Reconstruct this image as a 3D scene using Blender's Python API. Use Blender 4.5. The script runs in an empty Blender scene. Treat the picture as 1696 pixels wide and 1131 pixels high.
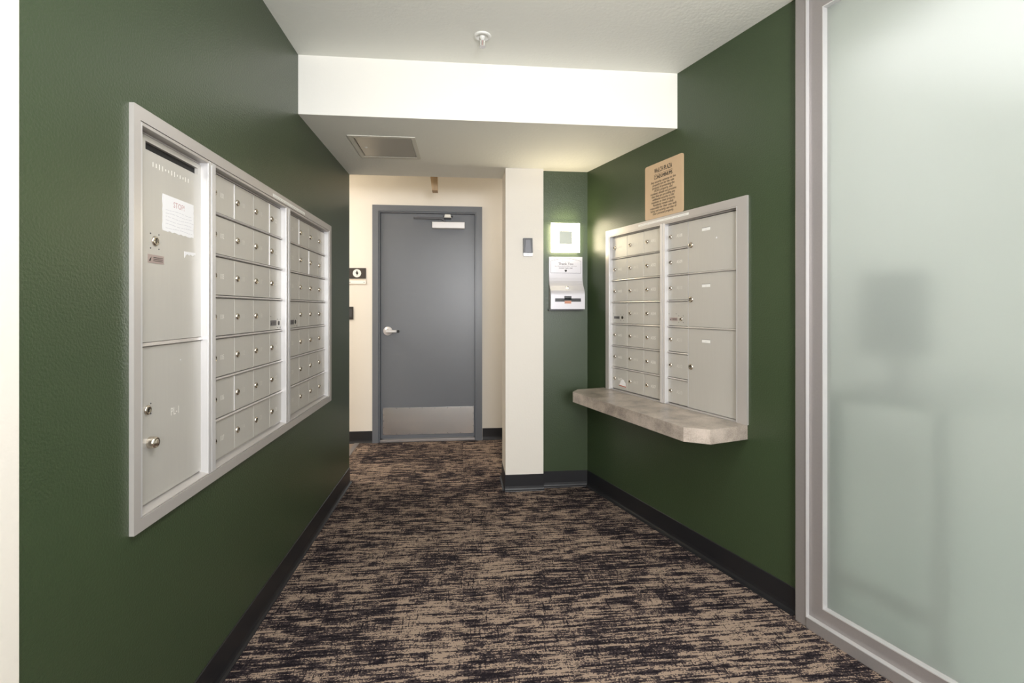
import bpy, math, random
from mathutils import Matrix, Vector
random.seed(7)
S = bpy.context.scene
COL = S.collection

# ------------------------------------------------------------------ camera
F, CX, CY, PHI, H = 814.48, 848.65, 512.11, 0.0997, 1.2
cam = bpy.data.cameras.new('camera')
cam.sensor_width = 36
cam.lens = F / 1696 * 36
cam.shift_x = -(CX - 848) / 1696
cam.shift_y = -(565.5 - CY) / 1696
cam.clip_start = 0.05
cam_o = bpy.data.objects.new('camera', cam)
COL.objects.link(cam_o)
cam_o.location = (0, 0, H)
cam_o.rotation_euler = (math.pi / 2, 0, -PHI)
S.camera = cam_o

# ------------------------------------------------------------------ world, lights, exposure
W = bpy.data.worlds.new('world'); S.world = W; W.use_nodes = True
W.node_tree.nodes['Background'].inputs[0].default_value = (1, 0.98, 0.95, 1)
W.node_tree.nodes['Background'].inputs[1].default_value = 0.6
S.view_settings.view_transform = 'Standard'
S.view_settings.look = 'None'
S.view_settings.gamma = 1
S.view_settings.use_curve_mapping = False
S.view_settings.exposure = 0.0
S.cycles.max_bounces = 10
S.cycles.diffuse_bounces = 6
S.cycles.glossy_bounces = 4
S.cycles.transmission_bounces = 8
S.cycles.sample_clamp_indirect = 6
S.cycles.caustics_reflective = False
S.cycles.caustics_refractive = True


def area(name, loc, target, sx, sy, power, col=(1, 1, 1)):
    l = bpy.data.lights.new(name, 'AREA'); l.shape = 'RECTANGLE'
    l.size = sx; l.size_y = sy; l.energy = power; l.color = col
    o = bpy.data.objects.new(name, l); COL.objects.link(o); o.location = loc
    d = Vector(target) - Vector(loc)
    o.rotation_euler = d.to_track_quat('-Z', 'Y').to_euler()
    return o


area('ceiling_fill_light', (0.5, -0.9, 1.55), (0.4, 0.5, 3.4), 0.5, 0.5, 54, (0.97, 0.98, 1))  # added fill behind the camera, aimed upward to brighten the ceiling
area('lobby_window_light', (0.45, -2.4, 1.50), (0.15, 3.0, 1.75), 1.8, 0.8, 102, (0.97, 0.975, 1))
area('lobby_ceiling_light', (0.25, 0.75, 2.405), (0.25, 0.75, 0), 0.5, 0.5, 20, (0.97, 0.97, 1.0))
area('corridor_ceiling_light', (-1.85, 3.95, 2.40), (-1.75, 4.0, 0), 0.6, 0.4, 26, (1, 0.93, 0.84))
area('corridor_ceiling_light_right', (0.9, 4.05, 2.40), (0.8, 4.1, 0), 0.4, 0.3, 7, (1, 0.93, 0.84))
area('office_ceiling_light', (2.75, 1.45, 2.405), (2.75, 1.45, 0), 1.8, 1.8, 14, (1, 0.985, 1))
area('office_fill_light', (4.15, 3.05, 1.25), (1.3, 2.15, 1.25), 2.6, 2.0, 54, (0.97, 0.975, 1))  # added fill facing the frosted glass to even its brightness, no window modelled


# ------------------------------------------------------------------ materials
def mat(name, base, rough=0.5, metal=0.0, bump=None, spec=None, var=None, emit=None, coat=None):
    m = bpy.data.materials.new(name); m.use_nodes = True
    nt = m.node_tree; N = nt.nodes; L = nt.links
    b = N['Principled BSDF']
    b.inputs['Base Color'].default_value = (*base, 1)
    b.inputs['Roughness'].default_value = rough
    b.inputs['Metallic'].default_value = metal
    if spec is not None: b.inputs['Specular IOR Level'].default_value = spec
    if coat: b.inputs['Coat Weight'].default_value = coat; b.inputs['Coat Roughness'].default_value = 0.25
    if emit:
        b.inputs['Emission Color'].default_value = (*emit[0], 1); b.inputs['Emission Strength'].default_value = emit[1]
    tc = N.new('ShaderNodeTexCoord')
    if var:   # (scale vec, amount)
        mp = N.new('ShaderNodeMapping'); mp.inputs['Scale'].default_value = var[0]
        L.new(tc.outputs['Object'], mp.inputs[0])
        n = N.new('ShaderNodeTexNoise'); n.inputs['Scale'].default_value = 1; n.inputs['Detail'].default_value = 5
        L.new(mp.outputs[0], n.inputs['Vector'])
        r = N.new('ShaderNodeMapRange'); r.inputs['From Min'].default_value = .3; r.inputs['From Max'].default_value = .7
        r.inputs['To Min'].default_value = 1 - var[1]; r.inputs['To Max'].default_value = 1 + var[1]
        L.new(n.outputs['Fac'], r.inputs['Value'])
        mx = N.new('ShaderNodeVectorMath'); mx.operation = 'SCALE'; mx.inputs[0].default_value = base
        L.new(r.outputs[0], mx.inputs['Scale']); L.new(mx.outputs[0], b.inputs['Base Color'])
    if bump:  # (scale, strength, distance)
        n = N.new('ShaderNodeTexNoise'); n.inputs['Scale'].default_value = bump[0]; n.inputs['Detail'].default_value = 2.5
        L.new(tc.outputs['Object'], n.inputs['Vector'])
        bp = N.new('ShaderNodeBump'); bp.inputs['Strength'].default_value = bump[1]; bp.inputs['Distance'].default_value = bump[2]
        L.new(n.outputs['Fac'], bp.inputs['Height']); L.new(bp.outputs[0], b.inputs['Normal'])
    return m


M = {}
M['green'] = mat('green_paint', (0.040, 0.061, 0.028), 0.33, bump=(165, 0.6, 0.0020), spec=0.5, var=((2, 2, 2), 0.06))
M['white_paint'] = mat('white_paint', (0.80, 0.755, 0.68), 0.6, bump=(95, 0.35, 0.0012))
M['beam_paint'] = mat('beam_paint', (0.90, 0.88, 0.82), 0.7, bump=(95, 0.25, 0.001))
M['ceiling'] = mat('ceiling_paint', (0.86, 0.86, 0.80), 0.75, bump=(70, 0.7, 0.002))
M['rubber'] = mat('black_rubber', (0.012, 0.012, 0.014), 0.42)
M['alu'] = mat('satin_aluminium', (0.54, 0.51, 0.485), 0.35, metal=0.40)
M['alu_door'] = mat('mailbox_aluminium', (0.55, 0.53, 0.49), 0.42, metal=0.30, var=((120, 6, 6), 0.012))
M['alu_light'] = mat('bright_aluminium', (0.66, 0.65, 0.65), 0.3, metal=0.35)
M['frame_alu'] = mat('clear_anodised_aluminium', (0.33, 0.305, 0.298), 0.36, metal=0.4, var=((120, 120, 3), 0.02))
M['dark'] = mat('dark_gap', (0.01, 0.01, 0.01), 0.7)
M['black'] = mat('black_plastic', (0.012, 0.012, 0.014), 0.3)
M['chrome'] = mat('lock_nickel', (0.66, 0.60, 0.52), 0.22, metal=1)
M['keyhole'] = mat('keyhole', (0.02, 0.015, 0.01), 0.4)
M['paper'] = mat('white_paper', (0.80, 0.79, 0.79), 0.7)
M['label'] = mat('label_tape', (0.85, 0.84, 0.80), 0.5)
M['ink'] = mat('black_ink', (0.02, 0.018, 0.016), 0.6)
M['red_ink'] = mat('pale_red_ink', (0.50, 0.28, 0.28), 0.7)
M['grey_ink'] = mat('faded_grey_ink', (0.48, 0.47, 0.52), 0.7)
M['engrave'] = mat('engraved_number', (0.88, 0.86, 0.80), 0.5)
M['engrave_dim'] = mat('engraved_number_dim', (0.70, 0.68, 0.62), 0.5)
M['badge'] = mat('badge_grey', (0.16, 0.15, 0.15), 0.4, metal=0.4)
M['badge_pink'] = mat('badge_pinkish', (0.42, 0.34, 0.32), 0.4, metal=0.4)
M['red'] = mat('red_sticker', (0.45, 0.07, 0.03), 0.6)
M['doorgrey'] = mat('door_grey_paint', (0.140, 0.152, 0.172), 0.34, bump=(240, 0.08, 0.0006), var=((1.2, 1.2, 0.9), 0.06))
M['steel'] = mat('brushed_steel', (0.78, 0.77, 0.75), 0.27, metal=1)
M['closer'] = mat('closer_silver', (0.72, 0.71, 0.72), 0.4, metal=0.3)
M['darkmetal'] = mat('closer_arm_metal', (0.09, 0.09, 0.095), 0.4, metal=0.7)
M['sign'] = mat('sign_tan', (0.60, 0.43, 0.27), 0.45, var=((6, 6, 6), 0.05))
M['bronze'] = mat('dark_bronze', (0.035, 0.027, 0.022), 0.45)
M['wood'] = mat('tan_wood', (0.46, 0.33, 0.20), 0.5, var=((30, 30, 3), 0.15))
M['powder'] = mat('silver_powder_coat', (0.62, 0.60, 0.63), 0.35, metal=0.15)
M['orange'] = mat('copper_flap', (0.55, 0.24, 0.14), 0.4)
M['white_plastic'] = mat('white_plastic', (0.82, 0.82, 0.78), 0.4)
M['sconce'] = mat('lit_sconce_glass', (0.25, 0.25, 0.22), 0.3, emit=((1.0, 0.88, 0.62), 15.0))
M['sconce_plate'] = mat('sconce_plate', (0.62, 0.66, 0.58), 0.4)
M['hatch'] = mat('hatch_steel', (0.50, 0.47, 0.40), 0.38, metal=0.35)
M['hatch_edge'] = mat('hatch_frame', (0.72, 0.70, 0.62), 0.5)
M['office_wall'] = mat('office_wall_paint', (0.86, 0.87, 0.84), 0.8)
M['office_floor'] = mat('office_floor', (0.55, 0.64, 0.60), 0.7)
M['desk'] = mat('office_desk_laminate', (0.17, 0.20, 0.19), 0.5)
M['chair'] = mat('office_chair_fabric', (0.10, 0.12, 0.13), 0.8)
M['pvc'] = mat('corridor_plank', (0.36, 0.28, 0.22), 0.4, var=((3, 30, 3), 0.15))


def laminate():
    m = mat('stone_laminate', (0.4, 0.36, 0.32), 0.30)
    nt = m.node_tree; N = nt.nodes; L = nt.links; b = N['Principled BSDF']
    tc = N.new('ShaderNodeTexCoord')
    n1 = N.new('ShaderNodeTexNoise'); n1.inputs['Scale'].default_value = 9; n1.inputs['Detail'].default_value = 8; n1.inputs['Roughness'].default_value = .62
    n2 = N.new('ShaderNodeTexNoise'); n2.inputs['Scale'].default_value = 190; n2.inputs['Detail'].default_value = 3
    for n in (n1, n2): L.new(tc.outputs['Object'], n.inputs['Vector'])
    a = N.new('ShaderNodeMath'); a.operation = 'MULTIPLY_ADD'; a.inputs[1].default_value = .35
    L.new(n2.outputs['Fac'], a.inputs[0]); L.new(n1.outputs['Fac'], a.inputs[2])
    r = N.new('ShaderNodeValToRGB'); e = r.color_ramp.elements
    e[0].position = .50; e[0].color = (0.20, 0.175, 0.155, 1); e[1].position = .85; e[1].color = (0.50, 0.43, 0.37, 1)
    k = r.color_ramp.elements.new(.66); k.color = (0.345, 0.295, 0.25, 1)
    L.new(a.outputs[0], r.inputs[0]); L.new(r.outputs[0], b.inputs['Base Color'])
    return m


def carpet():
    m = mat('woven_carpet', (0.2, 0.15, 0.12), 0.95, spec=0.15)
    nt = m.node_tree; N = nt.nodes; L = nt.links; b = N['Principled BSDF']
    tc = N.new('ShaderNodeTexCoord')

    def vm(op, a, v):
        n = N.new('ShaderNodeVectorMath'); n.operation = op; L.new(a, n.inputs[0]); n.inputs[1].default_value = v; return n.outputs[0]

    def noise(vec, scale, detail, rough, off=(0, 0, 0)):
        v = vm('MULTIPLY', vec, scale); v = vm('ADD', v, off)
        n = N.new('ShaderNodeTexNoise'); n.inputs['Scale'].default_value = 1; n.inputs['Detail'].default_value = detail
        n.inputs['Roughness'].default_value = rough; L.new(v, n.inputs['Vector']); return n.outputs['Fac']

    def mth(op, a, b_=None, c=None):
        n = N.new('ShaderNodeMath'); n.operation = op
        for i, x in enumerate((a, b_, c)):
            if x is None: continue
            if isinstance(x, (int, float)): n.inputs[i].default_value = x
            else: L.new(x, n.inputs[i])
        return n.outputs[0]
    P = tc.outputs['Object']
    sn = N.new('ShaderNodeVectorMath'); sn.operation = 'SNAP'; sn.inputs[1].default_value = (.0032, .0032, 1)
    L.new(P, sn.inputs[0]); Q = sn.outputs[0]
    big = noise(P, (2.4, 3.6, 1), 3, .6)
    mid = noise(Q, (13, 24, 1), 4, .65, (9, 4, 0))
    hs = noise(Q, (5.5, 85, 1), 6, .70, (3, 7, 0))
    vs = noise(Q, (85, 8, 1), 5, .66, (11, 2, 0))
    fine = noise(Q, (150, 230, 1), 2, .6)
    # tile patchwork: some blocks a little darker
    blk = N.new('ShaderNodeVectorMath'); blk.operation = 'SNAP'; blk.inputs[1].default_value = (.27, .17, 1); L.new(P, blk.inputs[0])
    wn = N.new('ShaderNodeTexWhiteNoise'); wn.noise_dimensions = '3D'; L.new(blk.outputs[0], wn.inputs['Vector'])
    # sparse dark warp threads
    lo = N.new('ShaderNodeMapRange'); lo.inputs['From Min'].default_value = .57; lo.inputs['From Max'].default_value = .66
    lo.inputs['To Min'].default_value = 0; lo.inputs['To Max'].default_value = .16; L.new(vs, lo.inputs['Value'])
    v = mth('MULTIPLY', hs, 1.05)
    v = mth('MULTIPLY_ADD', big, .24, v)
    v = mth('MULTIPLY_ADD', mid, .46, v)
    v = mth('MULTIPLY_ADD', vs, .18, v)
    v = mth('MULTIPLY_ADD', fine, .38, v)
    v = mth('MULTIPLY_ADD', wn.outputs['Value'], .07, v)
    v = mth('SUBTRACT', v, lo.outputs[0])
    rp = N.new('ShaderNodeMapRange'); rp.inputs['From Min'].default_value = .725; rp.inputs['From Max'].default_value = 1.625
    L.new(v, rp.inputs['Value'])
    r = N.new('ShaderNodeValToRGB'); r.color_ramp.interpolation = 'CONSTANT'; e = r.color_ramp.elements
    e[0].position = 0; e[0].color = (0.0125, 0.0095, 0.0125, 1)
    e[1].position = .445; e[1].color = (0.036, 0.027, 0.029, 1)
    k = e.new(.505); k.color = (0.085, 0.064, 0.060, 1)
    k = e.new(.556); k.color = (0.335, 0.250, 0.190, 1)
    L.new(rp.outputs[0], r.inputs[0])
    # pile speckle
    sp = noise(P, (420, 420, 1), 1, .5, (5, 5, 0))
    mr = N.new('ShaderNodeMapRange'); mr.inputs['From Min'].default_value = .3; mr.inputs['From Max'].default_value = .7
    mr.inputs['To Min'].default_value = .86; mr.inputs['To Max'].default_value = 1.14; L.new(sp, mr.inputs['Value'])
    mx = N.new('ShaderNodeVectorMath'); mx.operation = 'SCALE'; L.new(r.outputs[0], mx.inputs[0]); L.new(mr.outputs[0], mx.inputs['Scale'])
    L.new(mx.outputs[0], b.inputs['Base Color'])
    bp = N.new('ShaderNodeBump'); bp.inputs['Strength'].default_value = .5; bp.inputs['Distance'].default_value = .003
    L.new(sp, bp.inputs['Height']); L.new(bp.outputs[0], b.inputs['Normal'])
    return m


def frosted():
    m = bpy.data.materials.new('frosted_glass'); m.use_nodes = True
    nt = m.node_tree; N = nt.nodes; L = nt.links; b = N['Principled BSDF']
    b.inputs['Base Color'].default_value = (0.95, 0.965, 0.95, 1)
    b.inputs['Roughness'].default_value = 0.43
    b.inputs['Transmission Weight'].default_value = 1
    b.inputs['IOR'].default_value = 1.35
    out = N['Material Output']
    tr = N.new('ShaderNodeBsdfTranslucent'); tr.inputs[0].default_value = (0.93, 0.945, 0.92, 1)
    df = N.new('ShaderNodeBsdfDiffuse'); df.inputs[0].default_value = (0.62, 0.68, 0.63, 1)
    m1 = N.new('ShaderNodeMixShader'); m1.inputs[0].default_value = .38
    m2 = N.new('ShaderNodeMixShader'); m2.inputs[0].default_value = .10
    L.new(b.outputs[0], m1.inputs[1]); L.new(tr.outputs[0], m1.inputs[2])
    L.new(m1.outputs[0], m2.inputs[1]); L.new(df.outputs[0], m2.inputs[2])
    L.new(m2.outputs[0], out.inputs[0])
    return m


M['laminate'] = laminate(); M['carpet'] = carpet(); M['frost'] = frosted()


# ------------------------------------------------------------------ geometry helpers
class MB:
    """collects simple solids, builds ONE mesh object"""
    def __init__(s): s.v = []; s.f = []; s.smooth = []

    def add(s, vs, fs, smooth=False):
        n = len(s.v); s.v += [tuple(p) for p in vs]
        for f in fs: s.f.append(tuple(i + n for i in f)); s.smooth.append(smooth)
        return s

    def box(s, x0, x1, y0, y1, z0, z1):
        x0, x1 = min(x0, x1), max(x0, x1); y0, y1 = min(y0, y1), max(y0, y1); z0, z1 = min(z0, z1), max(z0, z1)
        return s.add([(x0, y0, z0), (x1, y0, z0), (x1, y1, z0), (x0, y1, z0), (x0, y0, z1), (x1, y0, z1), (x1, y1, z1), (x0, y1, z1)],
                     [(0, 3, 2, 1), (4, 5, 6, 7), (0, 1, 5, 4), (1, 2, 6, 5), (2, 3, 7, 6), (3, 0, 4, 7)])

    def prism(s, poly, lo, hi, axis='z', smooth=False):
        """poly: counter-clockwise 2-D outline, extruded lo..hi along axis"""
        def P(a, b, h):
            return {'z': (a, b, h), 'x': (h, a, b), 'y': (b, h, a)}[axis]
        n = len(poly)
        s.add([P(a, b, lo) for a, b in poly] + [P(a, b, hi) for a, b in poly],
              [tuple(range(n - 1, -1, -1)), tuple(range(n, 2 * n))])
        return s.add([P(a, b, lo) for a, b in poly] + [P(a, b, hi) for a, b in poly],
                     [(i, (i + 1) % n, n + (i + 1) % n, n + i) for i in range(n)], smooth)

    def lathe(s, prof, c, n=20, axis='z', caps=True):
        """prof: list of (radius, height) revolved about axis through c"""
        vs, fs = [], []
        for r, h in prof:
            for k in range(n):
                a = 2 * math.pi * k / n; p, q = r * math.cos(a), r * math.sin(a)
                vs.append({'z': (c[0] + p, c[1] + q, c[2] + h), 'x': (c[0] + h, c[1] + p, c[2] + q), 'y': (c[0] + q, c[1] + h, c[2] + p)}[axis])
        for j in range(len(prof) - 1):
            for k in range(n):
                k2 = (k + 1) % n; fs.append((j * n + k, j * n + k2, (j + 1) * n + k2, (j + 1) * n + k))
        s.add(vs, fs, True)
        if caps:
            m = len(prof) - 1
            s.add(vs[:n], [tuple(range(n - 1, -1, -1))]); s.add(vs[m * n:], [tuple(range(n))])
        return s

    def ring(s, x0, x1, y0, y1, z0, z1, l, r, b, t):
        """rectangular frame with mitred corners, widths left right bottom top"""
        o = [(x0, y0), (x1, y0), (x1, y1), (x0, y1)]; i = [(x0 + l, y0 + b), (x1 - r, y0 + b), (x1 - r, y1 - t), (x0 + l, y1 - t)]
        for k in range(4):
            j = (k + 1) % 4; q = [o[k], o[j], i[j], i[k]]
            s.prism(q, z0, z1, 'z')
        return s

    def build(s, name, m, parent=None, bevel=0, seg=2, mw=None, kind=None):
        me = bpy.data.meshes.new(name); me.from_pydata(s.v, [], s.f)
        me.polygons.foreach_set('use_smooth', s.smooth); me.materials.append(M[m] if isinstance(m, str) else m)
        me.update()
        o = bpy.data.objects.new(name, me); COL.objects.link(o)
        if parent: o.parent = parent
        if mw is not None: o.matrix_world = mw
        if bevel:
            b = o.modifiers.new('bevel', 'BEVEL'); b.width = bevel; b.segments = seg; b.limit_method = 'ANGLE'; b.angle_limit = math.radians(40)
        if kind: o['kind'] = kind
        return o


def share(o, parent, loc=None, name=None):
    c = o.copy(); COL.objects.link(c); c.parent = parent
    if loc is not None: c.location = loc
    return c


def empty(name, mw, label=None, cat=None, group=None, kind=None):
    o = bpy.data.objects.new(name, None); COL.objects.link(o); o.matrix_world = mw; o.empty_display_size = .1
    if label: o['label'] = label
    if cat: o['category'] = cat
    if group: o['group'] = group
    if kind: o['kind'] = kind
    return o


def tag(o, label, cat, group=None):
    o['label'] = label; o['category'] = cat
    if group: o['group'] = group
    return o


def frame_matrix(origin, u, w):
    u = Vector(u).normalized(); w = Vector(w).normalized(); v = Vector((0, 0, 1))
    m = Matrix((u, v, w)).transposed().to_4x4(); m.translation = Vector(origin); return m


XL, AR, XC, YB, YF, YE, YD = .7861, -.3, .8421, 3.2836, 2.4444, 3.5081, 4.5291
HC, HS = 2.418, 2.1343
ML = frame_matrix((-XL, 0, 0), (0, 1, 0), (1, 0, 0))                                     # left wall: u=+y, w=+x
ER = (-math.sin(AR), -math.cos(AR), 0); NR = (math.cos(AR), -math.sin(AR), 0)
MR = frame_matrix((XC, YB, 0), ER, tuple(-k for k in NR))                                # right wall: u from the back corner to the camera
MBK = frame_matrix((0, YB, 0), (1, 0, 0), (0, -1, 0))                                    # green back wall
MD = frame_matrix((0, YD, 0), (1, 0, 0), (0, -1, 0))                                     # door wall
MC = frame_matrix((0, 3.2382, 0), (1, 0, 0), (0, -1, 0))                                 # column front


def at(Mx, u, v, w=0.0):
    """frame at a point of a wall frame"""
    return Mx @ Matrix.Translation((u, v, w))


# ---- lettering: glyph outlines of the built-in font, measured once
CH = sorted(set('ABCDEFGHIJKLMNOPQRSTUVWXYZabcdefghijklmnopqrstuvwxyz0123456789-.,\'! '))
GL = {}


def make_glyphs():
    cs = []
    for s_ in [c for c in CH] + [c + '|' for c in CH] + ['|']:
        cu = bpy.data.curves.new('glyph', 'FONT'); cu.body = s_; cu.size = 1; cu.resolution_u = 2
        o = bpy.data.objects.new('glyph', cu); COL.objects.link(o); cs.append((s_, o))
    dg = bpy.context.evaluated_depsgraph_get()
    raw = {}
    for s_, o in cs:
        me = bpy.data.meshes.new_from_object(o.evaluated_get(dg))
        raw[s_] = ([tuple(v.co) for v in me.vertices], [tuple(p.vertices) for p in me.polygons]); bpy.data.meshes.remove(me)
    for s_, o in cs:
        cu = o.data; bpy.data.objects.remove(o); bpy.data.curves.remove(cu)
    B = max(v[0] for v in raw['|'][0])
    for c in CH: GL[c] = (raw[c][0], raw[c][1], max(v[0] for v in raw[c + '|'][0]) - B)


make_glyphs()


def text_width(s_, size, sx=1, track=0): return sum(GL[c][2] * size * sx + track for c in s_) - track


def text(mb, s_, u, v, w, size, sx=1, align='c', track=0, bold=0, width=None):
    if width: sx = sx * width / text_width(s_, size, sx, track)
    tw = text_width(s_, size, sx, track)
    x = u - (tw / 2 if align == 'c' else 0)
    for c in s_:
        vs, fs, adv = GL[c]
        for dx, dz in (((0, 0),) if not bold else ((-bold, 0), (bold, 1e-5))):
            mb.add([(x + dx + p[0] * size * sx, v + p[1] * size, w + dz) for p in vs], fs)
        x += adv * size * sx + track
    return mb


# ================================================================== THE SETTING
def struct(name, mb, m, mw=None, parent=None):
    o = mb.build(name, m, parent, mw=mw)
    if not parent: o['kind'] = 'structure'
    return o


Y0 = -3.2
struct('floor', MB().box(-.925, 5.2, Y0 - 1, YD + .1, -.05, 0), 'carpet')
struct('floor_corridor', MB().box(-2.6, -.965, YE, YD + .1, -.05, -.002), 'pvc')
struct('trim_1', MB().prism([(-.966, 0), (-.924, 0), (-.928, .004), (-.962, .004)][::1], YE + .02, YD - .02, 'y').__class__().box(-.966, -.924, YE + .02, YD - .02, -.01, .004), 'frame_alu')

# ceiling with the dropped soffit in front of the corridor
struct('ceiling', MB().box(-2.7, 5.2, Y0, YD + .1, HC, HC + .1), 'ceiling')
struct('ceiling_soffit', MB().box(-XL - .02, 1.3, YF + .004, YE, HS, HC), 'ceiling')
struct('ceiling_beam', MB().box(-XL - .02, 1.3, YF, YF + .004, HS, HC), 'beam_paint')

# left wall, with the opening for the mail bank
UL0, UL1, VL0, VL1 = 1.262, 2.985, .680, 1.672
w_ = MB()
w_.box(.9559, UL0, 0, HC, -.12, 0); w_.box(UL1, YE, 0, HC, -.12, 0)
w_.box(UL0, UL1, 0, VL0, -.12, 0); w_.box(UL0, UL1, VL1, HC, -.12, 0)
struct('wall_left', w_, 'green', ML)
struct('wall_left_near', MB().box(Y0, .9559, 0, HC, -.12, .0015), 'white_paint', ML)
struct('wall_corridor_left', MB().box(-2.6, -XL - .12, YE - .12, YE, 0, HC), 'white_paint')
struct('wall_corridor_end', MB().box(-2.7, -2.6, YE - .12, YD + .1, 0, HC), 'white_paint')
struct('wall_corridor_right', MB().box(2.0, 2.1, 3.51, YD + .1, 0, HC), 'white_paint')
# back block: white column and the green wall beside it
struct('column', MB().box(.2785, .5314, 3.2382, 3.51, 0, HS), 'white_paint')
struct('wall_back', MB().box(.5314, XC + .03, YB, 3.51, 0, HS), 'green')
struct('wall_corridor_front', MB().box(.5314, 2.05, 3.5101, 3.58, 0, HC), 'white_paint')
# door wall (opening for the door)
d_ = MB()
DX0, DX1, DZ = -.775, .137, 2.10
d_.box(-2.6, DX0, YD, YD + .12, 0, HC); d_.box(DX1, 2.05, YD, YD + .12, 0, HC); d_.box(DX0, DX1, YD, YD + .12, DZ, HC)
struct('wall_door', d_, 'white_paint')
# right wall with mail opening
UR0, UR1, VR0, VR1 = .262, 1.300, .6965, 1.672
r_ = MB()
r_.box(-.15, UR0, 0, HC, -.12, 0); r_.box(UR1, 1.5435, 0, HC, -.12, 0)
r_.box(UR0, UR1, 0, VR0, -.12, 0); r_.box(UR0, UR1, VR1, HC, -.12, 0)
struct('wall_right', r_, 'green', MR)
# lobby behind the camera
struct('wall_lobby', MB().box(-XL - .1, 5.2, Y0 - .1, Y0, 0, HC), 'white_paint')

# baseboards: black rubber cove with a toe
PROF = [(0, 0), (.019, 0), (.018, .003), (.010, .007), (.0055, .016), (.004, .03), (.0038, .103), (.0015, .1055), (0, .1055)]


def base(name, Mx, u0, u1):
    """PROF (w, v) swept along u"""
    mb = MB(); n = len(PROF)
    vs = [(u0, v, w) for w, v in PROF] + [(u1, v, w) for w, v in PROF]
    fs = [(i, (i + 1) % n, n + (i + 1) % n, n + i) for i in range(n)] + [tuple(range(n)), tuple(range(2 * n - 1, n - 1, -1))]
    mb.add(vs, fs)
    return struct(name, mb, 'rubber', Mx)


base('baseboard_left', ML, .9559, YE)
base('baseboard_right', MR, 0.0, 1.5435)
base('baseboard_back', MBK, .5314, XC)
base('baseboard_column', MC, .2785 - .004, .5314 + .004)
base('baseboard_column_side', frame_matrix((.2785, 0, 0), (0, -1, 0), (-1, 0, 0)), -3.51, -3.2382)
base('baseboard_door_left', MD, -2.6, -.812)
base('baseboard_door_right', MD, .176, 2.0)
base('baseboard_corridor', frame_matrix((0, YE, 0), (-1, 0, 0), (0, 1, 0)), XL, 2.6)

# ---------------- frosted glass wall in aluminium framing (right)
TG0, TG1 = 1.5435, 4.9
g = empty('window_1', at(MR, TG0, 0), kind='structure')
fr = MB()
L_ = TG1 - TG0
fr.box(0.020, .068, 0, HC, -.05, .030)                 # outer jamb
fr.box(L_ - .05, L_, 0, HC, -.05, .030)
fr.box(.068, L_ - .05, 0, .042, -.05, .036)            # sill
fr.box(.068, L_ - .05, 2.372, HC, -.05, .030)          # head
fr.build('window_frame', 'frame_alu', g, bevel=.003)
sh = MB()
sh.ring(.0685, L_ / 2, .0425, 2.3715, -.03, .018, .0515, .0515, .052, .056)
sh.ring(L_ / 2, L_ - .0505, .0425, 2.3715, -.03, .018, .0515, .0515, .052, .056)
sh.build('sash', 'frame_alu', g, bevel=.002)
bd = MB()                                               # bright glazing bead
for a, b in ((.0685, L_ / 2), (L_ / 2, L_ - .0505)):
    bd.ring(a + .0515, b - .0515, .0945, 2.3155, -.012, .019, .004, .004, .004, .004)
bd.build('glazing_bead', 'alu_light', g)
bd = MB().box(.0655, .0685, .0425, 2.3715, .0, .033).box(.0685, L_ - .05, .0420, .0450, .0, .037)
bd.build('frame_edge', 'alu_light', g)
MB().box(.122, L_ / 2 - .053, .097, 2.313, -.010, -.003).build('pane', 'frost', g)
MB().box(L_ / 2 + .053, L_ - .104, .097, 2.313, -.010, -.003).build('pane', 'frost', g)
# white unpainted strip where the green stops at the metal
struct('trim_2', MB().box(1.5435, 1.5635, 0, HC, -.12, .002), 'white_paint', MR)

# the office behind the glass
struct('floor_office', MB().box(1.3, 4.6, .002, .01, -3.0, -.055), 'office_floor', MR)
struct('wall_office', MB().box(1.3, 4.9, 0, 2.6, -3.1, -3.0), 'office_wall', MR)
struct('wall_office_side', MB().box(.9, 1.3, 0, 2.6, -3.1, -.13), 'office_wall', MR)
dk = empty('office_desk', at(MR, 1.70, .01, -.10), 'dark office desk seen blurred through the frosted glass', 'desk')
MB().box(-.10, .285, .845, .875, -.75, 0).build('desk_top', 'desk', dk, bevel=.003)
MB().box(.245, .285, 0, .845, -.04, 0).build('leg', 'desk', dk)
MB().box(.245, .285, 0, .845, -.75, -.71).build('leg', 'desk', dk)
MB().box(-.10, -.06, 0, .845, -.04, 0).build('leg', 'desk', dk)
MB().box(-.10, -.06, 0, .845, -.75, -.71).build('leg', 'desk', dk)
MB().box(-.06, .245, .15, .19, -.035, -.005).build('foot_rail', 'desk', dk)
mo = empty('desk_monitor', at(MR, 1.74, .8855, -.27), 'dark blurred monitor on the desk behind the frosted glass', 'monitor')
MB().box(-.12, .11, .14, .46, -.03, .0).build('screen', 'chair', mo, bevel=.006)
MB().box(-.02, .02, .01, .16, -.05, -.02).build('stand', 'chair', mo)
MB().box(-.09, .09, 0, .012, -.12, .04).build('stand_base', 'chair', mo, bevel=.003)

# ---------------- grey steel door
door = empty('door_1', at(MD, 0, 0), kind='structure')
fm = MB()
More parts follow.
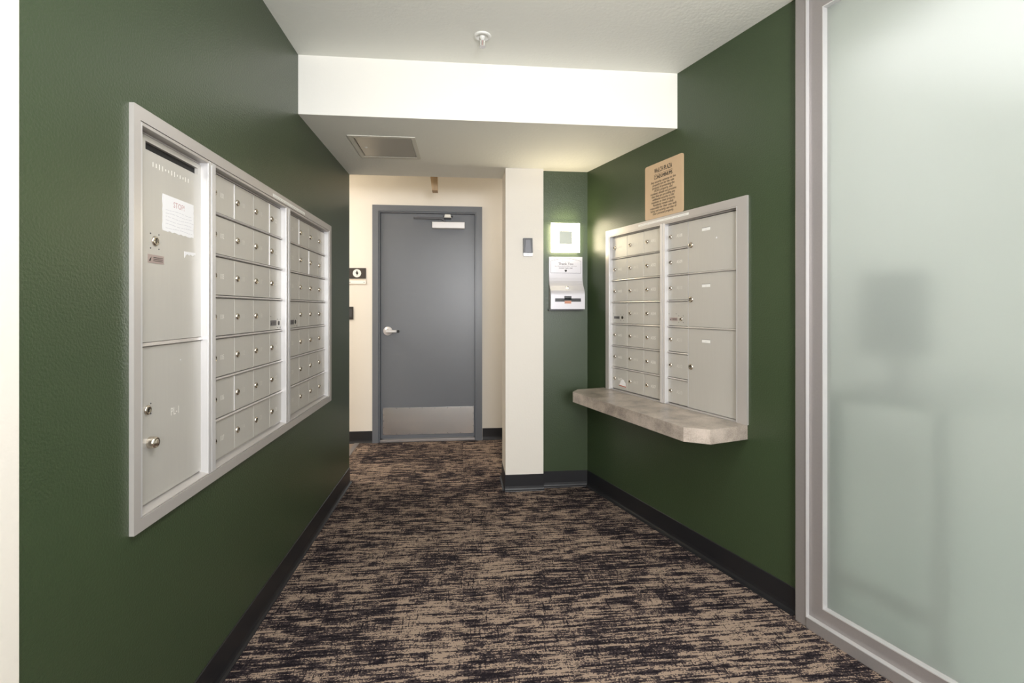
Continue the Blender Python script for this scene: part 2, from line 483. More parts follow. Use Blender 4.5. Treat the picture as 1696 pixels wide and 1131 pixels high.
# frame: face, stop, with mitred top
fm.ring(-.8105, .1725, -.06, 2.137, .0, .022, .052, .052, .06, .052)
fm.ring(-.7585, .1205, -.06, 2.085, -.10, .006, .014, .014, .06, .012)
fm.ring(-.7445, .1065, -.06, 2.073, -.10, -.052, .010, .010, .06, .014)
fm.v = [(x, max(y, 0), z) for x, y, z in fm.v]
fm.build('door_frame', 'doorgrey', door, bevel=.003)
leaf = MB().box(-.7425, .1045, .030, 2.071, -.05, -.012).build('door_leaf', 'doorgrey', door, bevel=.002)
kp = MB().box(-.724, .098, .062, .308, -.0118, -.0095)
kp.build('kick_plate', 'steel', leaf, bevel=.0008)
sc = MB()
for i in range(8):
    x = -.716 + i * (.806 / 7)
    for z in (.069, .301): sc.lathe([(.004, 0), (.003, .0018)], (x, z, -.0096), 8)
for z in (.13, .19, .245):
    for x in (-.716, .09): sc.lathe([(.004, 0), (.003, .0018)], (x, z, -.0096), 8)
sc.build('screws', 'darkmetal', leaf, kind='stuff')
lv = MB().lathe([(.0405, 0), (.0405, .006), (.034, .012), (.020, .014), (.014, .05), (.0135, .062)], (-.678, 1.003, -.012), 28)
lv.build('lever_rose', 'closer', leaf)
lh = MB().box(-.69, -.592, .990, 1.014, .042, .058)
lh.build('lever_handle', 'alu_light', leaf, bevel=.006, seg=3)
MB().box(-.592, -.568, .991, 1.013, .043, .057).build('lever_tip', 'black', leaf, bevel=.005)
cl = MB().box(-.278, .0135, 1.932, 1.990, -.012, .05)
cb = cl.build('closer_body', 'closer', leaf, bevel=.004)
cb['label'] = 'silver door closer body'
ar = MB()
ar.prism([(-.445, 2.014), (-.200, 2.012), (-.195, 2.020), (-.44, 2.028)], .045, .056)
ar.prism([(-.40, 2.026), (-.15, 2.024), (-.15, 2.034), (-.42, 2.034)], .030, .040)
ar.prism([(-.205, 2.022), (-.165, 1.990), (-.150, 1.990), (-.188, 2.024)], .035, .052)
ar.lathe([(.008, 0), (.008, .03)], (-.438, 2.021, .03), 12)
ar.build('closer_arm', 'darkmetal', leaf, bevel=.001)
MB().prism([(-.172, 2.028), (-.108, 2.028), (-.116, 2.056), (-.164, 2.056)], .012, .055).build('closer_shoe', 'white_plastic', leaf, bevel=.002)
MB().box(-.182, -.094, 2.040, 2.052, -.005, .014).box(-.170, -.110, 2.018, 2.028, .005, .05).build('closer_bracket', 'black', leaf)
MB().box(-.7445, .1065, 0, .022, -.10, .012).build('threshold', 'frame_alu', door, bevel=.003)

# ================================================================== MAIL BANKS
lock_mb = MB().lathe([(.0115, 0), (.0115, .002), (.0100, .0045), (.0072, .0058), (.0060, .0040), (.001, .0040)], (0, 0, 0), 18)
LOCK = None


def lock_on(parent, u, v, w, r=1.0):
    """nickel cam lock with its keyhole, one sub-part sharing mesh data"""
    global LOCK
    if LOCK is None:
        o = lock_mb.build('lock', 'chrome', parent)
        o.data.materials.append(M['keyhole'])
        me = o.data
        LOCK = o
    else:
        o = LOCK.copy(); COL.objects.link(o); o.parent = parent
    o.location = (u, v, w); o.scale = (r, r, 1)
    return o


# give the lock a dark key slot (second material on the innermost faces)
lock_mb.box(-.0012, .0012, -.0048, .0048, .0038, .0046)


def finish_lock():
    me = LOCK.data
    for p in me.polygons:
        c = p.center
        if abs(c.x) < .0013 and abs(c.y) < .005 and c.z > .0037 and len(p.vertices) == 4 and p.area < 2.5e-5: p.material_index = 1


PANEL = {}


def panel(parent, u0, u1, v0, v1, w0=-.026, w1=-.013, name='door', m='alu_door'):
    """a mailbox door, origin at its lower left corner; equal sizes share a mesh"""
    k = (round(u1 - u0, 4), round(v1 - v0, 4), m)
    if k in PANEL:
        o = PANEL[k].copy(); COL.objects.link(o); o.parent = parent
    else:
        o = MB().box(0, u1 - u0, 0, v1 - v0, w0, w1).build(name, m, parent, bevel=.0012, seg=1); PANEL[k] = o
    o.location = (u0, v0, 0)
    return o


def number(parent, s_, u, v, size=.024, m='engrave', w=-.0127):
    mb = MB(); text(mb, s_, u, v, w, size, .8)
    return mb.build('number', m, parent)


def rail(parent, u0, u1, v):
    MB().prism([(v - .0035, -.026), (v + .0035, -.026), (v + .0035, -.0095), (v - .0015, -.0075), (v - .0035, -.009)], u0, u1, 'x').build('rail', 'alu', parent)


def badge(parent, u0, u1, v0, v1, m):
    b = MB().box(u0, u1, v0, v1, -.0128, -.0120).build('badge', m, parent)
    mb = MB(); h = v1 - v0
    mb.prism([(u0 + .004, v0 + h * .2), (u0 + .010, v0 + h * .2), (u0 + .014, v0 + h * .75), (u0 + .009, v0 + h * .5)], -.012, -.0117)
    for k in range(3): mb.box(u0 + .022, u1 - .005, v0 + h * (.25 + .2 * k), v0 + h * (.32 + .2 * k), -.012, -.0117)
    mb.build('badge_print', 'ink', b)
    return b


def rivets(parent, pts, r=.0022):
    mb = MB()
    for u, v in pts: mb.lathe([(r, 0), (r * .6, .0012)], (u, v, -.013), 8)
    mb.build('rivets', 'darkmetal', parent, kind='stuff')


WD, HR = .1572, .1343
# ---------------- left bank
LB = empty('mailbox_bank', at(ML, 0, 0), 'tall recessed aluminium mailbox bank on the left green wall, with a parcel column', 'mailboxes')
# move base: root at bottom centre of the bank
LB.matrix_world = at(ML, 2.1233, .662)
OL = (-2.1233, -.662, 0)


def child_root(root, name, off):
    o = bpy.data.objects.new(name, None); return o


class Off:
    """writes geometry given in wall coordinates into a root whose origin is shifted"""
    def __init__(s, root, du, dv): s.r, s.du, s.dv = root, du, dv

    def put(s, o):
        o.location = (o.location.x + s.du, o.location.y + s.dv, o.location.z); return o


def bank_part(root, off, mb, name, m, **k):
    o = mb.build(name, m, root, **k); o.location = (off[0], off[1], 0); return o


tr = MB().ring(1.2466, 3.0, .662, 1.690, 0, .011, .0255, .042, .031, .033)
bank_part(LB, OL, tr, 'trim_frame', 'alu', bevel=.0008, seg=1)
body = MB().box(1.275, 2.980, .684, 1.668, -.115, -.030)
bank_part(LB, OL, body, 'cabinet_body', 'dark')
cols = [(1.2865, 1.6040, 1.2725, 1.5915, 1.6180), (1.6570, 2.2860, 1.6339, 2.2600, 2.3000), (2.3380, 2.9660, 2.3134, 2.9400, 2.9680)]
uf = MB()
# unit frames: stiles and top/bottom channel of each of the three units
for a, b in ((1.2735, 1.2825), (1.5930, 1.6120), (1.6140, 1.6390), (2.2600, 2.2900), (2.2920, 2.3134), (2.9400, 2.9570)):
    bank_part(LB, OL, MB().box(a, b, .6935, 1.6565, -.020, .009), 'mullion', 'alu_light', bevel=.0015)
hd = MB()
for (p0, p1, a, b, c) in cols:
    hd = MB()
    hd.box(a, c, 1.6475, 1.6565, -.024, .0088)              # head lip
    hd.box(a, c, 1.6430, 1.6475, -.028, -.016)              # recessed head
    bank_part(LB, OL, hd, 'head_channel', 'alu', bevel=.0008, seg=1); hd = MB()
    hd.prism([(.6935, -.026), (.6935, .008), (.6975, .008), (.7035, -.018), (.7065, -.020), (.7065, -.026)][::-1], a, c, 'x')   # sloping sill
    bank_part(LB, OL, hd, 'sill_channel', 'alu', bevel=.0008, seg=1)

# wide column: outgoing mail door above, parcel door below
c0, c1 = 1.2865, 1.6235
dm = MB()
s0, s1, q0, q1 = 1.3290, 1.5755, 1.6055, 1.6265
dm.box(c0, c1, 1.1165, q0, -.026, -.013).box(c0, c1, q1, 1.6405, -.026, -.013).box(c0, s0, q0, q1, -.026, -.013).box(s1, c1, q0, q1, -.026, -.013)
dA = bank_part(LB, OL, dm, 'door', 'alu_door')
dA['label'] = 'wide outgoing mail door with a black slot along its top'
MB().box(s0, s1, q0, q1, -.0285, -.0225).build('mail_slot', 'dark', dA)
lock_on(dA, 1.3667, 1.3778, -.013, 1.15)
rivets(dA, [(1.349, 1.395), (1.384, 1.396), (1.349, 1.3575), (1.384, 1.358)])
badge(dA, 1.3372, 1.4044, 1.3196, 1.3412, 'badge_pink')
nt_ = MB()
edge = []
for k in range(15): edge.append((1.4004 + .1509 * k / 14, 1.4118 + (random.uniform(-.003, .004) if 0 < k < 14 else 0)))
for k in range(1, 12): edge.append((1.5513 + random.uniform(-.001, .001), 1.4120 + .0973 * k / 12))
edge.append((1.5513, 1.5090)); edge.append((1.4004, 1.5095))
for k in range(11, 0, -1): edge.append((1.4004 + random.uniform(-.0015, .0015), 1.4115 + .098 * k / 12))
nt_.prism(edge, -.0130, -.0124)
no = nt_.build('paper_notice', 'paper', dA)
no['label'] = 'torn white paper notice headed STOP! with faded handwriting'
tx = MB(); text(tx, 'STOP!', 1.476, 1.482, -.0123, .022, .95); tx.build('notice_heading', 'red_ink', no) if False else None
o = tx.build('notice_heading', 'red_ink', dA)
tx = MB()
for r_i in range(6):
    z = 1.470 - .0098 * r_i; x = 1.413; ph = random.uniform(0, 6)
    while x < 1.54:
        l = random.uniform(.006, .018); z1 = z + .0012 * math.sin(ph + x * 60); z2 = z + .0012 * math.sin(ph + (x + l) * 60)
        tx.add([(x, z1, -.0123), (x + l, z2, -.0123), (x + l, z2 + .0009, -.0123), (x, z1 + .0009, -.0123)], [(0, 1, 2, 3)]); x += l + random.uniform(.001, .005)
tx.build('notice_handwriting', 'grey_ink', dA)
MB().prism([(1.5035, 1.3480), (1.511, 1.357), (1.519, 1.3605), (1.527, 1.3565), (1.534, 1.361), (1.546, 1.3565), (1.549, 1.360), (1.554, 1.3575), (1.553, 1.3625), (1.5613, 1.3625), (1.5613, 1.3685), (1.5019, 1.3665)], -.013, -.0124).build('torn_sticker', 'paper', dA)
tx = MB()
for i, (hh, gap) in enumerate([(1, .012), (.9, .012), (1.2, .010), (1.1, .014), (.4, .010), (.6, .014), (1.1, .010), (1.2, .012), (.4, .014), (.8, .020), (.5, .014), (1.1, .008), (1.0, .0)]):
    x = 1.358 + i * .0137
    tx.box(x, x + .0026, 1.575 - .006 * hh, 1.575 + .006 * hh, -.013, -.0127)
tx.build('worn_lettering', 'engrave', dA)
dB = bank_part(LB, OL, MB().box(c0, c1, .7075, 1.1045, -.026, -.013), 'door', 'alu_door', bevel=.0012)
dB['label'] = 'wide parcel door marked PL-1 with a key and a round knob'
rail_o = MB().prism([(1.1060, -.026), (1.1160, -.026), (1.1150, -.008), (1.1075, -.0065), (1.1060, -.008)], c0, c1, 'x')
bank_part(LB, OL, rail_o, 'rail', 'alu')
lock_on(dB, 1.3359, .9439, -.013, 1.1)
rivets(dB, [(1.350, .958), (1.350, .932)])
MB().lathe([(.015, 0), (.015, .012), (.0125, .018), (.011, .018), (.0085, .014), (.0085, .020), (.002, .020)], (1.3460, .8587, -.013), 24).build('knob', 'chrome', dB)
number(dB, 'PL-1', 1.4580, .908, .030)
MB().box(1.482, 1.485, 1.055, 1.058, -.013, -.0122).build('paint_fleck', 'paper', dB)


def bank_door(root, off, u0, v0, w, h, name_s=None, lock=None, num_u=None, dim=False, master=None):
    o = panel(root, u0 + off[0], u0 + w + off[0], v0 + off[1], v0 + h + off[1])
    if lock is not None: lock_on(o, lock, h / 2 - .0, -.013, 1.0)
    if name_s: number(o, name_s, num_u, h / 2 - .008, .024, 'engrave_dim' if dim else 'engrave')
    return o


LT, RT = 1.6445, 1.650
for ci, (p0, p1, a, b, c) in enumerate(cols[1:]):
    for k in range(1, 7):
        mb = MB(); v = LT - HR * k
        mb.prism([(v - .0035, -.026), (v + .0035, -.026), (v + .0035, -.0095), (v - .0010, -.0065), (v - .0035, -.008)], p0, c - .006, 'x')
        bank_part(LB, OL, mb, 'rail', 'alu')
    # raised edge strips between some doors
    for (r, k) in (((0, 1), (0, 3), (1, 3), (5, 1)) if ci == 0 else ((1, 2), (0, 1))):
        u = p0 + WD * k; v = LT - HR * r
        bank_part(LB, OL, MB().box(u - .0022, u + .0006, v - HR + .006, v - .006, -.02, -.0108), 'divider', 'alu_light')
    for r in range(7):
        for k in range(4):
            v0 = LT - HR * (r + 1) + .0055; h = HR - .0105
            u0 = p0 + WD * k + .0007; w = WD - .0014
            master = r == 3 and k == (3 if ci == 0 else 0)
            if master:
                o = bank_door(LB, OL, u0, v0, w, h)
                if ci == 0:
                    badge(o, 2.137 - u0, 2.203 - u0, 1.1305 - v0, 1.1535 - v0, 'badge'); hu = 2.2325 - u0
                else:
                    badge(o, 2.356 - u0, 2.4231 - u0, 1.1285 - v0, 1.1505 - v0, 'badge'); hu = 2.444 - u0
                hv = 1.140 - v0
                MB().lathe([(.0095, 0), (.0095, .0015), (.007, .0018)], (hu, hv, -.013), 16).build('master_lock', 'keyhole', o)
                rivets(o, [(hu - .017, hv + .017), (hu + .015, hv + .017), (hu - .017, hv - .019), (hu + .015, hv - .019), (hu - .09, hv + .03)])
            else:
                nm = ('1%02d' if ci == 0 else '2%02d') % (r + 1 + 7 * k)
                bank_door(LB, OL, u0, v0, w, h, nm, .0215 if k else .0150, .068, dim=(k in (1, 2) or ci == 1))
# label strip on the top trim
ls = MB().box(2.100, 2.508, 1.6625, 1.6745, .011, .0114)
lso = bank_part(LB, OL, ls, 'label_strip', 'label')
tx = MB(); text(tx, '---- -- --- -----   ---- -- --- -----', 2.304, 1.6655, .0116, .0075, 1, width=.38)
bank_part(LB, OL, tx, 'lettering', 'ink')
# edge paint bead beside the trim
# ---------------- right bank
RB = empty('mailbox_bank', at(MR, .780, .6965), 'shorter aluminium mailbox bank above the stone shelf on the right green wall', 'mailboxes')
OR = (-.780, -.6965, 0)
tr = MB()
tr.ring(.2365, 1.3215, .6970, 1.6950, 0, .011, .034, .051, .0008, .036)
bank_part(RB, OR, tr, 'trim_frame', 'alu', bevel=.0008, seg=1)
bank_part(RB, OR, MB().box(.2640, 1.2980, .6985, 1.668, -.115, -.030), 'cabinet_body', 'dark')
um = MB()
for a, b in ((.2640, .2775), (.7530, .7725), (.7750, .7930), (1.2610, 1.2720)):
    bank_part(RB, OR, MB().box(a, b, .6985, 1.6595, -.020, .009), 'mullion', 'alu_light', bevel=.0015)
hd = MB()
for a, c in ((.2725, .756), (.7900, 1.262)):
    hd = MB()
    hd.box(a, c, 1.6520, 1.6595, -.024, .0088); hd.box(a, c, 1.6480, 1.6520, -.028, -.015)
    bank_part(RB, OR, hd, 'head_channel', 'alu', bevel=.0006, seg=1); hd = MB()
    hd.prism([(.6985, -.026), (.6985, .006), (.7005, .006), (.7025, -.016), (.7035, -.026)][::-1], a, c, 'x')
    bank_part(RB, OR, hd, 'sill_channel', 'alu', bevel=.0006, seg=1)
HRR = .1355
for k in range(1, 7):
    v = RT - HRR * k
    bank_part(RB, OR, MB().prism([(v - .0035, -.026), (v + .0035, -.026), (v + .0035, -.0095), (v - .0010, -.0065), (v - .0035, -.008)], .2725, .756, 'x'), 'rail', 'alu')
    full = k in (2, 4)
    bank_part(RB, OR, MB().prism([(v - .0035, -.026), (v + .0035, -.026), (v + .0035, -.0095), (v - .0010, -.0065), (v - .0035, -.008)], .7800, 1.264 if full else .9425, 'x'), 'rail', 'alu')
for r in range(7):
    v0 = RT - HRR * (r + 1) + .0055; h = HRR - .0105
    for k in range(3):
        u0 = .2735 + WD * k + .0007; w = WD - .0014
        if r == 3 and k == 0:
            o = bank_door(RB, OR, u0, v0, w, h)
            badge(o, .2959 - u0, .3537 - u0, 1.141 - v0, 1.157 - v0, 'badge')
            MB().lathe([(.0095, 0), (.0095, .0015), (.007, .0018)], (.3818 - u0, 1.1495 - v0, -.013), 16).build('master_lock', 'keyhole', o)
            rivets(o, [(.365 - u0, 1.166 - v0), (.395 - u0, 1.166 - v0), (.365 - u0, 1.133 - v0), (.395 - u0, 1.132 - v0), (.29 - u0, 1.175 - v0)])
        else:
            nm = 'A%d' % ({0: 401, 1: 411, 2: 501}[k] + r)
            bank_door(RB, OR, u0, v0, w, h, nm, .0285, .083, dim=(k == 1))
    u0 = .7812; w = .1600
    if r == 3:
        o = bank_door(RB, OR, u0, v0, w, h)
        badge(o, .8054 - u0, .8651 - u0, 1.1400 - v0, 1.1565 - v0, 'badge_pink')
        lock_on(o, .8918 - u0, 1.149 - v0, -.013, .9)
        rivets(o, [(.875 - u0, 1.166 - v0), (.907 - u0, 1.166 - v0), (.875 - u0, 1.132 - v0), (.907 - u0, 1.132 - v0), (.80 - u0, 1.176 - v0), (.855 - u0, 1.176 - v0)])
    else:
        bank_door(RB, OR, u0, v0, w, h, 'A%d' % (508 + r - (r > 3)), .031, .098, dim=r > 1)
bank_part(RB, OR, MB().box(.9413, .9427, .7035, 1.646, -.02, -.0115), 'divider', 'alu_light')
for (v0, v1, lv_, tv) in ((1.3835, 1.6440, 1.5219, 1.5885), (1.1125, 1.3755, 1.2488, 1.3150), (.7045, 1.1045, .9108, 1.0455)):
    o = bank_part(RB, OR, MB().box(0, .3190, 0, v1 - v0, -.026, -.013), 'parcel_door', 'alu_door', bevel=.0012)
    o.location = (.9435 + OR[0], v0 + OR[1], 0)
    lock_on(o, .9615 - .9435, lv_ - v0, -.013, 1.3)
    MB().box(1.0361 - .9435, 1.0885 - .9435, tv - v0 - .0075, tv - v0 + .0065, -.013, -.0126).build('label_tag', 'label', o)
    tx = MB(); text(tx, '-----', 1.0623 - .9435, tv - v0 - .0045, -.0124, .009, .9); tx.build('tag_print', 'grey_ink', o)
    MB().box(1.0361 - .9435, 1.0885 - .9435, tv - v0 + .0065, tv - v0 + .0080, -.013, -.0122).build('tag_edge', 'darkmetal', o)
o = bank_part(RB, OR, MB().lathe([(.0045, 0), (.0035, .0006)], (1.1278, 1.5374, -.013), 12), 'paper_dot', 'paper')
o = bank_part(RB, OR, MB().prism([(.349, .7345), (.418, .7320), (.414, .752), (.405, .7585), (.398, .769), (.380, .7715), (.366, .760), (.358, .744)], -.013, -.0124), 'torn_sticker', 'paper')
o = bank_part(RB, OR, MB().prism([(.345, .7300), (.4195, .7270), (.418, .7320), (.349, .7345)], -.013, -.0123), 'red_sticker_edge', 'red')
ls = bank_part(RB, OR, MB().box(.5700, .9720, 1.6720, 1.6835, .011, .0114), 'label_strip', 'label')
tx = MB(); text(tx, '---- -- --- -----   ---- -- --- -----', .771, 1.6745, .0116, .0075, 1, width=.375)
bank_part(RB, OR, tx, 'lettering', 'ink')
finish_lock()

# ---------------- stone shelf
SH = at(MR, .78, .6345)
pts = [(.200, .001), (.200, .195), (.268, .268), (1.237, .284), (1.317, .212), (1.317, .001)]
vs = []
poly = [(u - .78, w) for u, w in pts]
top, bot = .0620, 0
shelf_root = empty('wall_shelf', SH, 'grey stone-look laminate shelf with clipped corners under the right mailboxes', 'shelf')
mb = MB(); n = len(poly)
mb.add([(u, top, w) for u, w in poly] + [(u, top - .0015, w) for u, w in poly], [tuple(range(n)), tuple(range(2 * n - 1, n - 1, -1))] + [(i, n + i, n + (i + 1) % n, (i + 1) % n) for i in range(n)])
mb.build('shelf_top', 'laminate', shelf_root)
for i in range(n - 1):
    a, b = Vector(poly[i]), Vector(poly[i + 1]); d = (b - a).normalized(); nrm = Vector((d.y, -d.x))
    # inward thickness
    cen = Vector((0, .12)); 
    if (cen - a).dot(nrm) < 0: nrm = -nrm
    g_ = .0004
    a2, b2 = a + d * g_, b - d * g_
    q = [a2, b2, b2 + nrm * .02, a2 + nrm * .02]
    e_ = MB(); e_.add([(p.x, top - .0017, p.y) for p in q] + [(p.x, bot, p.y) for p in q], [(0, 1, 2, 3), (7, 6, 5, 4)] + [(k, 4 + k, 4 + (k + 1) % 4, (k + 1) % 4) for k in range(4)])
    e_.build('edge_band', 'laminate', shelf_root)
inn = [(u * .97, max(w - .02, .001)) for u, w in poly]
mb = MB(); mb.add([(u, top - .0018, w) for u, w in inn] + [(u, bot + .004, w) for u, w in inn], [tuple(range(n)), tuple(range(2 * n - 1, n - 1, -1))] + [(i, n + i, n + (i + 1) % n, (i + 1) % n) for i in range(n)])
mb.build('shelf_core', 'wood', shelf_root)

# ---------------- notice sign above the right mailboxes
sg = empty('notice_sign', at(MR, .7755, 1.6965, .0005), 'tan condominium notice sign above the right mailboxes, black lettering', 'sign')
rc = []
for cx_, cy_, a0 in ((.1395, .012, -90), (.1395, .289, 0), (-.1395, .289, 90), (-.1395, .012, 180)):
    for k in range(5):
        a = math.radians(a0 + k * 22.5); rc.append((cx_ + .011 * math.cos(a), cy_ + .011 * math.sin(a)))
MB().prism(rc, 0, .006).build('sign_board', 'sign', sg, bevel=.0006, seg=1)
tx = MB(); Wt = .0063
text(tx, 'WeLCH PLAZA', .0, .2475, Wt, .036, .62, bold=.0007, width=.140)
tx.box(-.073, .073, .2375, .2390, Wt - .0002, Wt + .0002)
text(tx, 'CONDOMINIUMS', .0, .2135, Wt, .029, .6, bold=.0007, width=.146)
lines = ['Any security cameras on the', 'property are for the sole', 'purpose of protecting the', "HOA's property, and", 'residents should not presume', 'that they are providing any', 'additional security to the', 'residents or their property.', 'Residents remain solely', 'responsible for their own well-', 'being and security and that of', 'their personal property.']
for i, s_ in enumerate(lines):
    w_l = text_width(s_, .0185, .92)
    text(tx, s_, 0, .1925 - i * .01565, Wt, .0185, .92, bold=.00035, width=min(w_l, .262))
tx.build('lettering', 'ink', sg)

# ---------------- wall sconce on the green back wall
sn = empty('wall_sconce', at(MBK, .6815, 1.5790), 'lit square glass wall sconce above the bag dispenser', 'light')
MB().box(-.055, .055, .045, .155, 0, .034).build('mount', 'white_plastic', sn)
MB().box(-.098, .098, .002, .198, .034, .042).build('glass_panel', 'sconce', sn, bevel=.0015)
MB().box(-.044, .044, .056, .144, .042, .048).build('centre_plate', 'sconce_plate', sn, bevel=.002)

for nm_, loc, d_, sz, pw in (('top', (0, .2025, .040), (0, .9, .55), (.17, .012), 1.0), ('right', (.1025, .1, .040), (.9, .15, .8), (.012, .17), .26), ('left', (-.1025, .1, .040), (-.9, .3, .8), (.012, .17), .3)):
    pl = bpy.data.lights.new('sconce_edge_light_' + nm_, 'AREA'); pl.shape = 'RECTANGLE'; pl.size, pl.size_y = sz; pl.energy = pw; pl.color = (1, .84, .58)
    po = bpy.data.objects.new('sconce_edge_light_' + nm_, pl); COL.objects.link(po); po.parent = sn; po.location = loc
    zz = -Vector(d_).normalized(); xx = Vector((1, 0, 0)) if nm_ == 'top' else Vector((0, 1, 0)).cross(zz).normalized()
    yy = zz.cross(xx).normalized(); xx = yy.cross(zz).normalized()
    po.rotation_euler = Matrix((xx, yy, zz)).transposed().to_euler()

# ---------------- pet bag dispenser
dp = empty('bag_dispenser', at(MBK, .6900, 1.2000), 'silver metal pet-waste bag dispenser with Thank You notice, below the sconce', 'dispenser')
prof = [(0, 0), (.080, 0), (.080, .098), (.078, .108), (.070, .124), (.052, .142), (.036, .158), (.026, .172), (.018, .190), (.014, .212), (.012, .236), (.012, .3540), (0, .3540)]
mb = MB()
prof2 = [(v, w) for w, v in prof][::-1]
n = len(prof2)
mb.prism(prof2, -.1145, .1145, 'x')
db = mb.build('housing', 'powder', dp, bevel=.0015, seg=1)
MB().box(-.086, .088, .050, .072, .0795, .0806).box(-.024, .024, .064, .088, .0795, .0806).build('slot', 'black', dp)
MB().box(-.022, .022, .038, .056, .080, .0825).build('bag_flap', 'orange', dp)
MB().lathe([(.012, 0), (.012, .004), (.009, .006), (.004, .004)], (0, .1420, .053), 18).build('lock', 'chrome', dp)
MB().box(-.122, .110, -.008, -.0005, .001, .06).build('base_lip', 'black', dp)
pl_ = MB()
arc = [(-.104, .244), (.104, .244), (.104, .326)] + [(.104 - .208 * k / 10, .326 + .018 * math.sin(math.pi * k / 10)) for k in range(1, 10)] + [(-.104, .326)]
pl_.prism(arc, .012, .0124)
pn = pl_.build('notice_plate', 'ink', dp)
arc2 = [(x * .985, .2455 + (y - .2455) * .985 if y > .25 else .2458) for x, y in arc]
MB().prism(arc2, .0124, .0127).build('notice_face', 'powder', dp)
tx = MB()
text(tx, 'Thank You', 0, .2985, .0129, .026, .95, width=.104)
tx.prism([(0, .250), (.008, .259), (.007, .266), (0, .2675), (-.007, .266), (-.008, .259)], .0128, .0130)
text(tx, 'PLEASE TAKE ONE', 0, .2745, .0129, .0095, 1.0, bold=.0004, width=.094)
tx.build('lettering', 'ink', dp)
tx = MB(); text(tx, 'for Cleaning Up After Your Pet', 0, .2875, .0129, .0105, 1.0, width=.148)
text(tx, '----', 0, .3280, .0129, .0080, 1.2)
tx.ring(-.0235, .0235, .3220, .3385, .0127, .0129, .0008, .0008, .0008, .0008)
tx.build('small_print', 'badge', dp)

# ---------------- card reader on the column
cr = empty('card_reader', at(MC, .4245, 1.5495), 'small black card reader with silver bottom edge on the white column', 'card reader')
MB().prism([(-.030, .022), (.033, .022), (.030, .120), (-.031, .120)], 0, .022).build('housing', 'black', cr, bevel=.004, seg=3)
MB().prism([(-.018, .024), (.022, .024), (.016, .108), (-.014, .108)], .022, .0255).build('face', 'darkmetal', cr, bevel=.002)
MB().prism([(-.026, .002), (.030, .002), (.033, .0215), (-.030, .0215)], 0, .018).build('base', 'alu_light', cr, bevel=.003)
MB().box(-.009, .009, .006, .014, .018, .0195).build('indicator', 'white_plastic', cr)

# ---------------- restroom sign and switch on the door wall
rs = empty('restroom_sign', at(MD, -.955, 1.4225), 'dark restroom pictogram sign over a pale strip, left of the grey door', 'sign')
MB().box(-.085, .085, .052, .147, .001, .007).build('sign_plate', 'bronze', rs, bevel=.001, seg=1)
MB().lathe([(.0365, 0), (.0365, .001)], (.008, .100, .007), 32).build('white_disc', 'label', rs)
pg = MB()
pg.lathe([(.0062, 0), (.0062, .0006)], (.008, .117, .008), 12)
pg.prism([(-.002, .110), (.018, .110), (.019, .094), (.0155, .094), (.015, .100), (.0165, .089), (.0105, .089), (.0098, .078), (.0062, .078), (.0055, .092), (.001, .092), (.001, .103), (-.002, .097)], .008, .0086)
pg.build('pictogram', 'ink', rs)
MB().box(-.088, .0885, .002, .040, .001, .006).build('base_strip', 'sign', rs) 
MB().box(-.086, .0865, .004, .037, .006, .0075).build('strip_face', 'label', rs, bevel=.001, seg=1)
MB().lathe([(.0035, 0), (.003, .001)], (.070, .020, .0075), 8).lathe([(.0035, 0), (.003, .001)], (-.052, .020, .0075), 8).build('screws', 'ink', rs, kind='stuff')
sw = empty('wall_switch', at(MD, -1.0200, 1.1080), 'dark bronze wall plate low on the corridor wall below the restroom sign', 'switch')
MB().box(-.041, .041, 0, .115, .0005, .008).build('plate', 'bronze', sw, bevel=.002)
MB().box(-.012, .030, .020, .095, .008, .012).build('rocker', 'darkmetal', sw, bevel=.001)

# ---------------- ceiling things
hk = empty('access_hatch', Matrix.Translation((-.4405, 2.90, HS)), 'square steel access hatch in the lowered soffit', 'hatch')
MB().ring(-.180, .180, -.192, .192, -.004, -.0005, .022, .022, .022, .022).build('hatch_frame', 'hatch_edge', hk, bevel=.001, seg=1)
MB().box(-.155, .155, -.168, .168, -.003, -.0008).build('hatch_door', 'hatch', hk)
MB().box(-.152, -.148, -.150, .150, -.0036, -.003).build('gap', 'dark', hk)
MB().lathe([(.008, 0), (.008, -.002)], (-.115, .0, -.003), 14).build('cam_latch', 'white_plastic', hk)
sp_ = empty('fire_sprinkler', Matrix.Translation((.0855, 2.192, HC)), 'white pendent fire sprinkler in the ceiling in front of the beam', 'sprinkler')
MB().lathe([(.0385, -.0005), (.0385, -.004), (.034, -.008), (.026, -.008), (.024, -.0035), (.001, -.0035)], (0, 0, 0), 32, caps=False).build('escutcheon', 'white_plastic', sp_)
MB().lathe([(.0125, -.0035), (.0125, -.011), (.009, -.013), (.007, -.021), (.001, -.021)], (0, 0, 0), 20).build('body', 'white_plastic', sp_)
sm = MB()
for sgn in (-1, 1):
    sm.prism([(sgn * .0085, -.020), (sgn * .0105, -.020), (sgn * .006, -.045), (sgn * .001, -.047), (sgn * .001, -.044), (sgn * .0045, -.043)][::sgn], -.0018, .0018, 'y') if False else sm.box(sgn * .0062, sgn * .009, -.0018, .0018, -.046, -.020)
sm.box(-.009, .009, -.0018, .0018, -.048, -.044)
sm.build('yoke', 'white_plastic', sp_)
MB().lathe([(.0016, -.044), (.0016, -.021)], (0, 0, 0), 8).build('bulb', 'red_ink', sp_)
df_ = MB().lathe([(.004, -.047), (.004, -.050)], (0, 0, 0), 12)
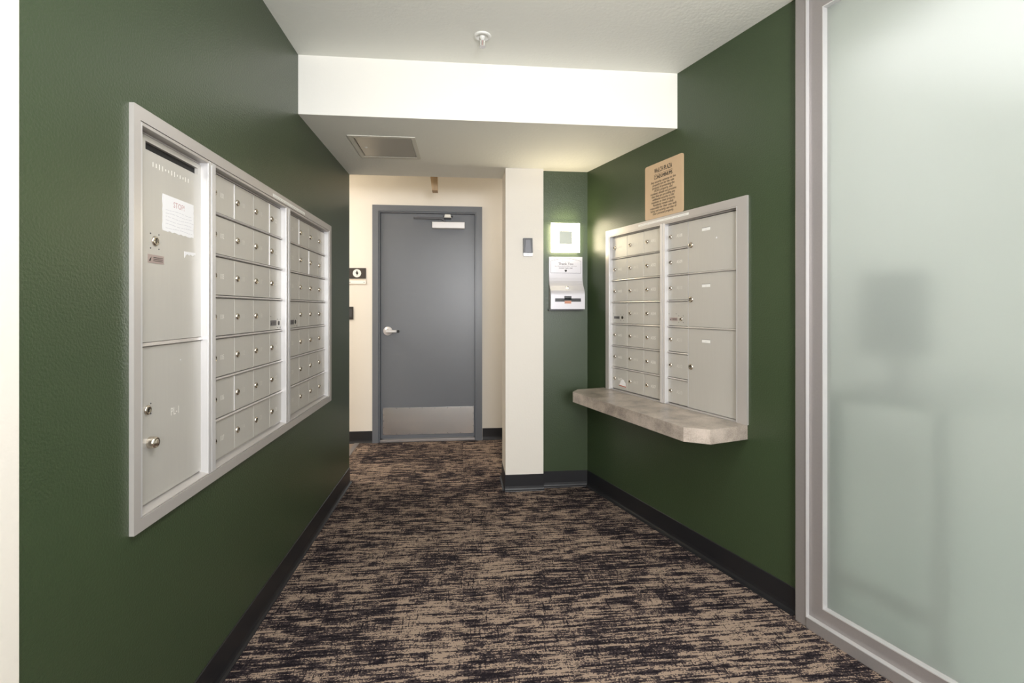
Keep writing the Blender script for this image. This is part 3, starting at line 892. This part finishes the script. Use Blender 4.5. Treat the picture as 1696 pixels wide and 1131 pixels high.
for k in range(12):
    a = 2 * math.pi * k / 12
    c, s = math.cos(a), math.sin(a); t1, t2 = .003, .0035
    df_.add([(c * .003 - s * t1 * .5, s * .003 + c * t1 * .5, -.0495), (c * .003 + s * t1 * .5, s * .003 - c * t1 * .5, -.0495), (c * .0135 + s * t2 * .8, s * .0135 - c * t2 * .8, -.0505), (c * .0135 - s * t2 * .8, s * .0135 + c * t2 * .8, -.0505),
             (c * .003 - s * t1 * .5, s * .003 + c * t1 * .5, -.0505), (c * .003 + s * t1 * .5, s * .003 - c * t1 * .5, -.0505), (c * .0135 + s * t2 * .8, s * .0135 - c * t2 * .8, -.0515), (c * .0135 - s * t2 * .8, s * .0135 + c * t2 * .8, -.0515)],
            [(3, 2, 1, 0), (4, 5, 6, 7), (0, 1, 5, 4), (1, 2, 6, 5), (2, 3, 7, 6), (3, 0, 4, 7)])
df_.build('deflector', 'closer', sp_)
hb = empty('hanging_fixture', Matrix.Translation((-.233, 3.95, HC)), 'small tapered tan fixture hanging from the corridor ceiling above the grey door', 'fixture')
z0 = 2.146 - HC; z1 = -.0005
fx = MB(); a, b = -.046, .029
fx.add([(-.014, 0, z0), (b, 0, z0), (b, .10, z0), (-.014, .10, z0), (a, 0, z1), (b, 0, z1), (b, .10, z1), (a, .10, z1)],
       [(0, 3, 2, 1), (4, 5, 6, 7), (0, 1, 5, 4), (1, 2, 6, 5), (2, 3, 7, 6), (3, 0, 4, 7)])
fx.build('bracket', 'wood', hb, bevel=.002)
MB().prism([(-.009, z0 + .008), (.016, z0 + .008), (.015, -.18), (-.016, -.18)], 0, 0.001).v
ip = MB(); ip.add([(-.010, -.003, z0 + .01), (.017, -.003, z0 + .01), (.013, -.003, -.17), (-.020, -.003, -.17), (-.010, 0, z0 + .01), (.017, 0, z0 + .01), (.013, 0, -.17), (-.020, 0, -.17)],
                  [(0, 1, 2, 3), (7, 6, 5, 4), (0, 4, 5, 1), (1, 5, 6, 2), (2, 6, 7, 3), (3, 7, 4, 0)])
ip.build('inset_panel', 'wood', hb)

bpy.context.view_layer.update()
